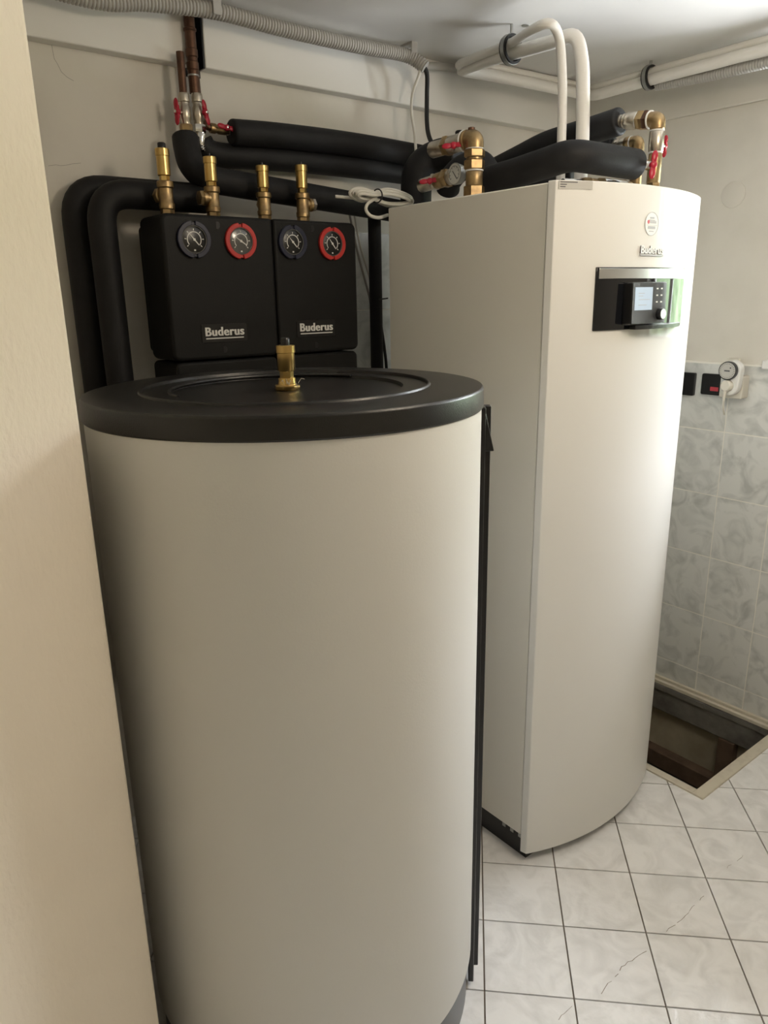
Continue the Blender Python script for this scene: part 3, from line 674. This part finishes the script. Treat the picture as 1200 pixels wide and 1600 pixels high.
# round sticker
c = onface(1.617, 1.675, .0003); ex, ez = fr_(1.617), nf(1.617)
rs = MB().lathe([(0, .0255), (.0004, .0255)], c, ez, n=40).build('round_sticker', M['stickerwhite'], hpu)
s = MB(); arc_ring(s, c, ex, ABZ, ez, .0245, .0255, 0, 359.9, .0004, .0007, 48)
for dz, hw, hh in ((.013, .008, .002), (-.008, .014, .003), (-.016, .009, .001), (-.003, .021, .0003), (.008, .011, .0008)): s.obox(c+ABZ*dz+ez*.0006, ex*hw, ABZ*hh, ez*.0001)
s.build('sticker_print', M['printgrey'], rs)
s = MB(); s.lathe([(.0004, .0042), (.0007, .0042)], c-ex*.013+ABZ*.004, ez, n=16); s.build('red_mark', M['redprint'], rs)
s = MB()
for k in range(4): s.obox(c+ex*(-.004+.006*k)+ABZ*.004+ez*.0006, ex*.0022, ABZ*.0028, ez*.0001)
s.build('sticker_word', M['printgrey'], rs)
# type label
xs = 1.392; c = onface(xs, 1.7475, .0004); ex, ez = fr_(xs), nf(xs)
lb = MB().obox(c, ex*.041, ABZ*.0082, ez*.0003).build('type_label', M['sticker'], hpu); s = MB()
for dx, dz, hw in ((-.017, .0052, .021), (-.030, .0005, .008), (-.0315, -.004, .0065)): s.obox(c+ex*dx+ABZ*dz+ez*.0005, ex*hw, ABZ*.0009, ez*.0001)
s.build('label_print', M['printdark'], lb)
# control panel
def curved(x0, x1, z0, z1, off0, off1, n=24):
    pts = [x0+(x1-x0)*k/n for k in range(n+1)]
    out = [(onface(x, 0, off1).x, onface(x, 0, off1).y) for x in pts]+[(onface(x, 0, off0).x, onface(x, 0, off0).y) for x in pts[::-1]]
    return MB().prism(out, (0, 0, 0), (1, 0, 0), (0, 1, 0), (0, 0, 1), z0, z1)
cp = curved(1.452, 1.803, 1.441, 1.580, -.001, .004).build('control_panel', M['glossblack'], hpu, bevel=.0015)
curved(1.458, 1.800, 1.555, 1.5775, .004, .006).build('silver_strip', M['silver'], cp, bevel=.0006)
# ledge along the lower edge
n = 20; pts = [1.56+(1.785-1.56)*k/n for k in range(n+1)]
out = []
for k, x in enumerate(pts): p = onface(x, 0, .004+.024*math.sin(math.pi*min(1, .18+k/n*.82))**.5); out.append((p.x, p.y))
for x in pts[::-1]: p = onface(x, 0, .003); out.append((p.x, p.y))
MB().prism(out, (0, 0, 0), (1, 0, 0), (0, 1, 0), (0, 0, 1), 1.441, 1.450).build('ledge', M['blackplastic'], cp, bevel=.002)
# operating unit
dy = AP-.020; dx0, dx1, dz0, dz1 = PY(987, 475, dy).x, PY(1040, 475, dy).x, 1.453, 1.547
dc = V(((dx0+dx1)/2, dy, (dz0+dz1)/2)); tl = math.radians(1.5); EZ = V((0, -math.cos(tl), math.sin(tl))); EY = V((0, math.sin(tl), math.cos(tl))); EXX = V((1, 0, 0))
hw, hh = (dx1-dx0)/2, (dz1-dz0)/2
ou = MB().prism(rrect(hw*2, hh*2, .004), dc, EXX, EY, EZ, -.024, 0).build('operating_unit', M['black'], cp, bevel=.0015)
MB().prism(rrect(hw*2-.004, hh*2-.004, .003), dc, EXX, EY, EZ, 0, .0008).build('glass_face', M['darkgrey'], cp)
sc = dc+EXX*(-.0245)+EY*.010
MB().obox(sc+EZ*.0011, EXX*.035, EY*.0255, EZ*.0003).build('screen', M['screen'], cp)
s = MB()
for dz, dxx, w_ in ((.012, -.010, .012), (.006, -.012, .009), (-.002, .002, .022), (-.014, -.004, .016)): s.obox(sc+EXX*dxx+EY*dz+EZ*.0015, EXX*w_, EY*.0006, EZ*.0001)
s.build('screen_lines', M['printgrey'], cp)
for bx in (.030, .048):
    for bz in (.032, .017, .002): MB().obox(dc+EXX*bx+EY*bz+EZ*.0010, EXX*.0035, EY*.0016, EZ*.0002).build('touch_key', M['print'], cp)
kn = dc+EXX*.042-EY*.026
MB().lathe([(0, .0135), (.010, .0130), (.012, .0115)], kn, EZ, n=32).build('knob', M['black'], cp)
MB().lathe([(.012, .0115), (.0128, .0112), (.0128, .001)], kn, EZ, n=32, caps=False).build('knob_cap', M['silver'], cp)

# ------------------------------------------------------------------ fittings on top of the heat pump
def chain(root, p, d, segs):
    """stack of coaxial pieces: (part name, length, radius, sides, material)"""
    p = V(p); d = V(d).normalized()
    for nm, L, r, n_, mt in segs:
        MB().lathe([(0, r*.93), (min(.002, L*.2), r), (L-min(.002, L*.2), r), (L, r*.93)], p, d, n=n_).build(nm, M[mt], root); p = p+d*L
    return p
def elbow(root, p, d0, d1, r, mt, R=.02):
    p = V(p); d0 = V(d0).normalized(); d1 = V(d1).normalized()
    pts = fillet([p-d0*R*1.25, p, p+d1*R*1.25], R, 10); MB().tube(pts, r, 20).build('elbow', M[mt], root)
def lever(root, c, out, along, s=1.0):
    c = V(c); out = V(out).normalized(); wm = MB(); wing(wm, c+out*.012, out, along, s); wm = wm.build('butterfly_handle', M['red'], root, sharp=50)
    MB().cyl(c-out*.012, c+out*.01, .005, 12).build('stem', M['nickel'], root)
    MB().lathe([(.019*s, .0048*s), (.0205*s, .0045*s)], c, out, n=6).build('handle_nut', M['chrome'], wm)
# rear left: upright union with elbow and lever
ux, uy = 1.43, 1.430
g = empty('brass_union_elbow', V((ux, uy, 1.757)), 'upright brass union with elbow and red lever on the heat pump', 'fitting')
zz = lambda py: PX(742, py, ux).z
p = V((ux, uy, 1.757))
segs = [('base_nut', .030, .027, 6, 'agedbrass'), ('sleeve', zz(268)-1.787, .0215, 24, 'agedbrass'), ('seal', .004, .023, 24, 'whiteplastic'), ('union_nut', .022, .0265, 6, 'agedbrass'), ('collar', .006, .021, 24, 'agedbrass'), ('union_nut', .018, .0265, 6, 'agedbrass'), ('seal', .003, .023, 24, 'whiteplastic')]
p = chain(g, p, (0, 0, 1), segs)
ptop = V((ux, uy, p.z+.022)); elbow(g, ptop, (0, 0, 1), (0, 1, -.02), .0225, 'agedbrass', .02)
p = chain(g, ptop+V((0, .022, -.0005)), (0, 1, -.02), [('collar', .010, .025, 24, 'agedbrass'), ('seal', .004, .026, 24, 'whiteplastic'), ('collar', .008, .024, 24, 'nickel'), ('valve_body', .045, .0215, 24, 'nickel'), ('hex_nut', .018, .025, 6, 'agedbrass'), ('spigot', .05, .02, 20, 'nickel')])
lever(g, PX(708, 231, 1.406), (-.62, -.74, .25), (-.78, .62, -.12), .85)
MB().lathe([(0, .009), (.008, .009), (.009, .007)], ptop+V((0, .012, .018)), n=12).build('plug', M['copper'], g)
# lower valve with gauge
q0 = PX(716, 273, 1.455); q1 = PX(660, 290, 1.455); dq = (q1-q0).normalized()
g = empty('gauge_valve', q0, 'brass valve with a round pressure gauge and red lever', 'valve')
p = chain(g, q0+dq*.012, dq, [('collar', .022, .020, 24, 'nickel'), ('hex_nut', .020, .024, 6, 'agedbrass'), ('valve_body', .030, .020, 24, 'agedbrass'), ('hex_nut', .012, .022, 6, 'nickel'), ('spigot', .05, .018, 20, 'nickel')])
gd = V((-.985, .05, 0)).normalized(); gc = PX(712, 272, 1.44)
gg = MB().lathe([(-.016, .023), (.002, .0265), (.004, .0265), (.0045, .024)], gc, gd, n=36).build('gauge', M['steel'], g)
MB().lathe([(.0045, .0242), (.005, .0242)], gc, gd, n=36).build('gauge_dial', M['dialwhite'], gg)
gu = V((0, 0, 1)); gxv = gu.cross(gd)*1.0
s = MB(); arc_ring(s, gc, gxv, gu, gd, .0185, .0195, -40, 220, .0052, .0055, 30)
for k in range(9):
    q = math.radians(220-260*k/8); d = gxv*math.cos(q)+gu*math.sin(q); s.obox(gc+d*.0165+gd*.0053, d*.002, d.cross(gd)*.0006, gd*.0001)
d = gxv*math.cos(math.radians(-50))+gu*math.sin(math.radians(-50)); s.obox(gc+d*.004+gd*.0056, d*.014, d.cross(gd)*.0009, gd*.0002); s.build('gauge_print', M['printdark'], gg)
lever(g, PX(671, 286, 1.433), (-.62, -.74, .25), (-.78, .62, -.12), .8)
# front right: upright with elbow
rx, ry = 1.80, 1.163
g = empty('brass_riser', V((rx, ry, 1.757)), 'tall brass riser with elbow and red handles at the heat pump front edge', 'fitting')
zr = lambda py: PX(1025, py, rx).z
p = chain(g, (rx, ry, 1.757), (0, 0, 1), [('spigot', .020, .014, 20, 'whiteplastic'), ('hex_nut', .012, .0175, 6, 'agedbrass'), ('tee_body', zr(240)-1.789, .0165, 22, 'agedbrass'), ('seal', .004, .018, 22, 'whiteplastic'), ('valve_body', zr(206)-zr(240)-.004, .0185, 22, 'nickel'), ('seal', .004, .018, 22, 'whiteplastic'), ('collar', .008, .0175, 22, 'agedbrass')])
ze = PX(1030, 186, rx).z; et_ = V((rx, ry, ze)); MB().cyl(p, (rx, ry, ze-.018), .0175, 20).build('elbow_neck', M['agedbrass'], g)
e2 = PX(968, 190, rx); dd = (e2-et_).normalized()
elbow(g, et_, (0, 0, 1), dd, .0185, 'agedbrass', .017)
Ld = (e2-et_).length-.02
chain(g, et_+dd*.020, dd, [('seal', .004, .0215, 24, 'whiteplastic'), ('hex_nut', Ld*.14, .0235, 6, 'copper'), ('union_nut', Ld*.20, .0235, 6, 'agedbrass'), ('seal', .003, .020, 20, 'whiteplastic'), ('valve_body', Ld*.34, .0205, 24, 'nickel'), ('collar', Ld*.12, .018, 20, 'nickel'), ('spigot', Ld*.25, .016, 20, 'nickel')])
lever(g, V((rx+.024, ry-.002, zr(226))), (1, .1, 0), (.05, 0, 1), .75)
# side inlet from the thick front pipe with its own handle
i0 = PY(988, 257, 1.176); chain(g, i0, V((rx, ry, zr(258)))-i0, [('side_inlet', (V((rx, ry, zr(258)))-i0).length, .0125, 20, 'chrome')])
lever(g, PY(1017, 259, 1.140), (-.55, -.8, 0), (.15, 0, 1), .95)
# middle elbow behind
g = empty('brass_elbow', V((1.88, 1.262, 1.757)), 'small brass elbow behind the thick black pipe on the heat pump', 'fitting')
m0 = PX(955, 229, 1.88); m1 = PX(994, 222, 1.88); dm = (m1-m0).normalized(); Lm = (m1-m0).length
p = chain(g, m0, dm, [('spigot', Lm*.15, .014, 20, 'nickel'), ('collar', Lm*.2, .0165, 20, 'nickel'), ('valve_body', Lm*.25, .0155, 20, 'nickel'), ('collar', Lm*.2, .0175, 20, 'agedbrass'), ('seal', .004, .0175, 20, 'whiteplastic')])
pe = p+dm*.018; elbow(g, pe, dm, (0, 0, -1), .0165, 'agedbrass', .016)
MB().cyl(pe-V((0, 0, .02)), V((pe.x, pe.y, 1.757)), .0155, 20).build('down_pipe', M['agedbrass'], g)
# low horizontal connector
l0 = PY(985, 288, 1.215); l1 = PY(888, 279, 1.27); l0.z = l1.z = 1.757+.024
g = empty('hose_connector', V((l0.x, l0.y, 1.757)), 'ribbed chrome hose connector lying low behind the type label', 'fitting')
dl = (l1-l0).normalized(); LL = (l1-l0).length
p = chain(g, l0, dl, [('spigot', LL*.1, .016, 20, 'agedbrass'), ('sleeve', LL*.35, .021, 24, 'chrome'), ('union_nut', LL*.12, .0225, 6, 'agedbrass'), ('collar', LL*.1, .020, 24, 'agedbrass'), ('union_nut', LL*.12, .0225, 6, 'agedbrass'), ('sleeve', LL*.3, .017, 20, 'chrome')])
MB().lathe([(0, .016), (.02, .016), (.024, .013)], V((l0.x, l0.y, 1.757)), n=20).build('foot', M['agedbrass'], g)

# ------------------------------------------------------------------ cable coil on the pipes
cc = PY(596, 314, 1.715)
root = empty('cable_coil', V((cc.x, 1.715, cc.z-.02)), 'coiled bundle of white cable lying on the black pipes', 'cable')
m = MB()
for k in range(5):
    pts = []; jx = random.uniform(-6, 6); jy = random.uniform(-4, 4)
    for i in range(28):
        q = 2*math.pi*i/28
        pxx = 597+jx+(40+2*k)*math.cos(q); pyy = 308+jy*.6+.11*(pxx-597)+(8+1.5*k)*math.sin(q)*(1-.55*math.exp(-((pxx-583)/14)**2))
        pts.append(PY(pxx, pyy, 1.70+.006*k+.012*math.sin(q)))
    pts.append(pts[0]); m.tube(spline(pts, 3), .0042, 8, caps=False)
m.tube(spline([PY(524, 307, 1.76), PY(548, 309, 1.74), PY(575, 311, 1.71), PY(600, 302, 1.71), PY(625, 307, 1.71)], 6), .0042, 8)
m.build('cable', M['cablewhite'], root)
m = MB().tube(spline([PY(588, 309, 1.70), PY(575, 318, 1.70), PY(572, 328, 1.70), PY(579, 337, 1.70), PY(592, 340, 1.70), PY(606, 336, 1.71)], 8), .0045, 8); m.build('loose_loop', M['cablewhite'], root)
m = MB(); c = PY(585, 307, 1.705); m.tube([c+V((.0, -.012+.04*0, 0))+V((0, .022*math.cos(q), .017*math.sin(q))) for q in [2*math.pi*i/18 for i in range(19)]], .002, 6); m.build('cable_tie', M['rubber'], root)
# loose cables behind
for k, (a, b_, c_, mt, lab) in enumerate((((545, 330), (560, 400), (580, 480), 'cablegrey', 'thin grey cable running down beside the upright black pipe'), ((553, 330), (563, 385), (582, 455), 'cablewhite', 'pale cable running down behind the pump group'))):
    o = MB().tube(spline([PY(*a, 1.965), PY(*b_, 1.965), PY(*c_, 1.965), PY(c_[0]+6, c_[1]+90, 1.97)], 8), .0035, 8).build('cable', M[mt]); tag(o, lab, 'cable')
o = MB().tube(spline([PY(594, 500, 1.96), PY(600, 540, 1.96), PY(604, 580, 1.96), PY(604, 640, 1.96)], 8), .005, 8).build('cable', M['rubber']); tag(o, 'dark cable hanging beside the rear edge of the heat pump', 'cable')
o = MB().tube([PY(592, 468, 1.91), PY(606, 466, 1.91)], .0022, 8).build('cable_tie', M['rubber']); tag(o, 'black cable tie end sticking out of the upright black pipe', 'cable tie')

# ------------------------------------------------------------------ things on the right wall
def rbox(px0, py0, px1, py1, d, mt, name, parent, x=XR-.010, r=.004, bevel=.0015):
    a = PX(px0, py0, x); b = PX(px1, py1, x); c = (a+b)/2; w_ = abs(a.y-b.y); h_ = abs(a.z-b.z)
    return MB().prism(rrect(w_, h_, min(r, w_*.45, h_*.45)), c, (0, -1, 0), (0, 0, 1), (-1, 0, 0), 0, d).build(name, M[mt], parent, bevel=bevel)
def dims(px0, py0, px1, py1, x): a = PX(px0, py0, x); b = PX(px1, py1, x); return (a+b)/2, abs(a.y-b.y), abs(a.z-b.z)
xw = XR-.010
o = MB().prism(rrect(.078, .082, .005), PX(1072, 599, xw), (0, -1, 0), (0, 0, 1), (-1, 0, 0), 0, .014).build('socket_cover', M['black'], bevel=.002); tag(o, 'black square cover plate partly hidden behind the heat pump', 'cover plate', 'black cover plates')
c = PX(1117, 600.5, xw)
r_ = empty('socket_cover', c-V((0, 0, .04)), 'black square cover plate with a small red label, beside the timer', 'cover plate', 'black cover plates')
MB().prism(rrect(.088, .074, .006), c, (0, -1, 0), (0, 0, 1), (-1, 0, 0), 0, .014).build('plate', M['black'], r_, bevel=.002)
MB().prism(rrect(.030, .014, .001), PX(1116, 608, xw-.014), (0, -1, 0), (0, 0, 1), (-1, 0, 0), 0, .0008).build('red_label', M['redprint'], r_)
# white surface socket
c = PX(1153, 605, xw-.02)
r_ = empty('wall_socket', c-V((0, 0, .05)), 'cream surface-mounted wall socket behind the timer plug', 'socket')
MB().prism(rrect(.080, .078, .006), V((xw, c.y+.012, c.z+.002)), (0, -1, 0), (0, 0, 1), (-1, 0, 0), 0, .045).build('box', M['creamplastic'], r_, bevel=.003)
c2 = PX(1146, 567, xw); MB().prism(rrect(.042, .030, .002), V((XR, c2.y, c2.z)), (0, -1, 0), (0, 0, 1), (-1, 0, 0), 0, .018).build('cable_duct', M['creamplastic'], r_, bevel=.002)
# timer plug
xt = xw-.046; c = PX(1139, 579, xt-.03); cl = PX(1138, 604, xt-.03)
r_ = empty('timer_plug', V((xt, c.y, cl.z-.03)), 'white mechanical timer plug with a round grey dial', 'timer')
cm = (c+cl)/2; dist = abs(c.z-cl.z)/2
pr_ = []
for k in range(25): q = math.pi*k/24; pr_.append((.034*math.cos(q), dist+.034*math.sin(q)))
for k in range(25): q = math.pi+math.pi*k/24; pr_.append((.030*math.cos(q), -dist+.030*math.sin(q)))
MB().prism(pr_, V((xt, cm.y-.004, cm.z)), (0, -1, 0), (0, 0, 1), (-1, 0, 0), 0, .030).build('housing', M['whiteplastic'], r_, bevel=.004, seg=3)
dc_ = V((xt-.030, c.y-.001, c.z)); dax = V((-1, 0, 0))
dl_ = MB().lathe([(0, .031), (.012, .031), (.013, .029)], dc_, dax, n=48).build('dial_ring', M['black'], r_)
MB().lathe([(.013, .0275), (.015, .0270)], dc_, dax, n=48).build('dial', M['sticker'], dl_)
s = MB()
for k in range(24):
    q = 2*math.pi*k/24; d = V((0, math.cos(q), math.sin(q))); s.obox(dc_+d*.0235+dax*.0152, d*.0022, d.cross(dax)*.0006, dax*.0002)
s.obox(dc_+dax*.0152, V((0, .0095, 0)), V((0, 0, .0022)), dax*.0002); s.obox(dc_+dax*.0152+V((0, -.011, .010)), V((0, .0022, 0)), V((0, 0, .0022)), dax*.0002)
s.build('dial_print', M['printdark'], dl_)
# plug in the timer
pc = V((xt-.030, cl.y+.002, cl.z+.003))
r_ = empty('power_plug', pc-V((0, 0, .03)), 'white round power plug with a short cord in the timer', 'plug')
MB().lathe([(0, .0195), (.016, .0185), (.020, .015)], pc, dax, n=32).build('plug_body', M['creamplastic'], r_)
MB().tube(spline([pc+dax*.012+V((0, .001, -.014)), pc+dax*.014+V((0, .002, -.032)), pc+dax*.012+V((0, .003, -.052))], 6), .0062, 14, rf=lambda t: .0075-.0035*t).build('strain_relief', M['creamplastic'], r_)
MB().tube(spline([pc+dax*.012+V((0, .003, -.050)), pc+dax*.006+V((0, .005, -.075)), pc+dax*-.012+V((0, .009, -.094)), pc+dax*-.028+V((0, .016, -.102))], 6), .0036, 12).build('cord', M['cablewhite'], r_)
# painted-over round junction cover
c = PX(1146, 304, XR); o = MB().lathe([(0, .041), (.002, .041), (.003, .039)], c, (-1, 0, 0), n=40)
o.lathe([(.003, .002), (.0035, .002)], c, (-1, 0, 0), n=10); o = o.build('junction_cover', M['plaster']); tag(o, 'round painted junction cover high on the right wall', 'cover plate')

# ------------------------------------------------------------------ hatch in the floor
FW = .036
hf = empty('floor_hatch', V((HX0, HY0, 0)), 'cream painted steel frame around the open floor hatch', 'floor hatch')
fz = .006
def fb(a, b, z0=-.03, z1=fz): MB().box((a[0], a[1], z0), (b[0], b[1], z1)).build('frame_bar', M['hatchframe'], hf, bevel=.0015)
fb((HX0, HY0), (XR-.012, HY0+FW)); fb((HX0, HY0+FW), (HX0+FW*.8, HY1)); fb((HX0+FW*.8, HY1-FW), (XR-.012, HY1))
fb((XR-.046, HY0+FW), (XR-.030, HY1-FW), z0=-.008); fb((XR-.026, HY0+FW), (XR-.012, HY1-FW), z0=-.008, z1=.014)
ix0, ix1, iy0, iy1, zp = HX0+.004, XR-.03, HY0+.006, HY1-.006, -.62
m = MB()
m.box((ix0-.1, iy0-.1, zp-.05), (ix1+.12, iy1+.1, zp)); m.box((ix0-.1, iy0, zp), (ix0, iy1, -.03)); m.box((ix0-.1, iy0-.1, zp), (ix1+.12, iy0, -.03)); m.box((ix0-.1, iy1, zp), (ix1+.12, iy1+.1, -.03))
m.box((ix1+.02, iy0, zp), (ix1+.12, iy1, -.03))
pit = empty('hatch_pit', V((2.28, 1.28, zp)), 'dark shaft under the open floor hatch with a grey concrete lip', 'pit')
m.build('shaft_lining', M['pitwall'], pit)
MB().box((ix1-.012, iy0, -.125), (ix1+.02, iy1, -.010)).build('concrete_lip', M['concrete'], pit, bevel=.004)
m = MB()
yy = iy0
while yy < iy1-.02:
    L = random.uniform(.05, .16); L = min(L, iy1-yy); m.box((ix1-.016-random.uniform(0, .006), yy, -.026-random.uniform(0, .008)), (ix1-.010, yy+L, -.0105)); yy += L
m.build('mortar_edge', M['concrete'], pit)
MB().box((ix1-.030, iy0, -.375), (ix1+.02, iy1, -.305)).build('plank', M['wood'], pit, bevel=.003)
MB().box((ix1-.055, iy0, -.47), (ix1+.02, iy1, -.385)).build('plank', M['concrete'], pit, bevel=.003)
MB().box((ix1-.02, 1.10, -.305), (ix1+.02, 1.16, -.125)).build('prop', M['wood'], pit)
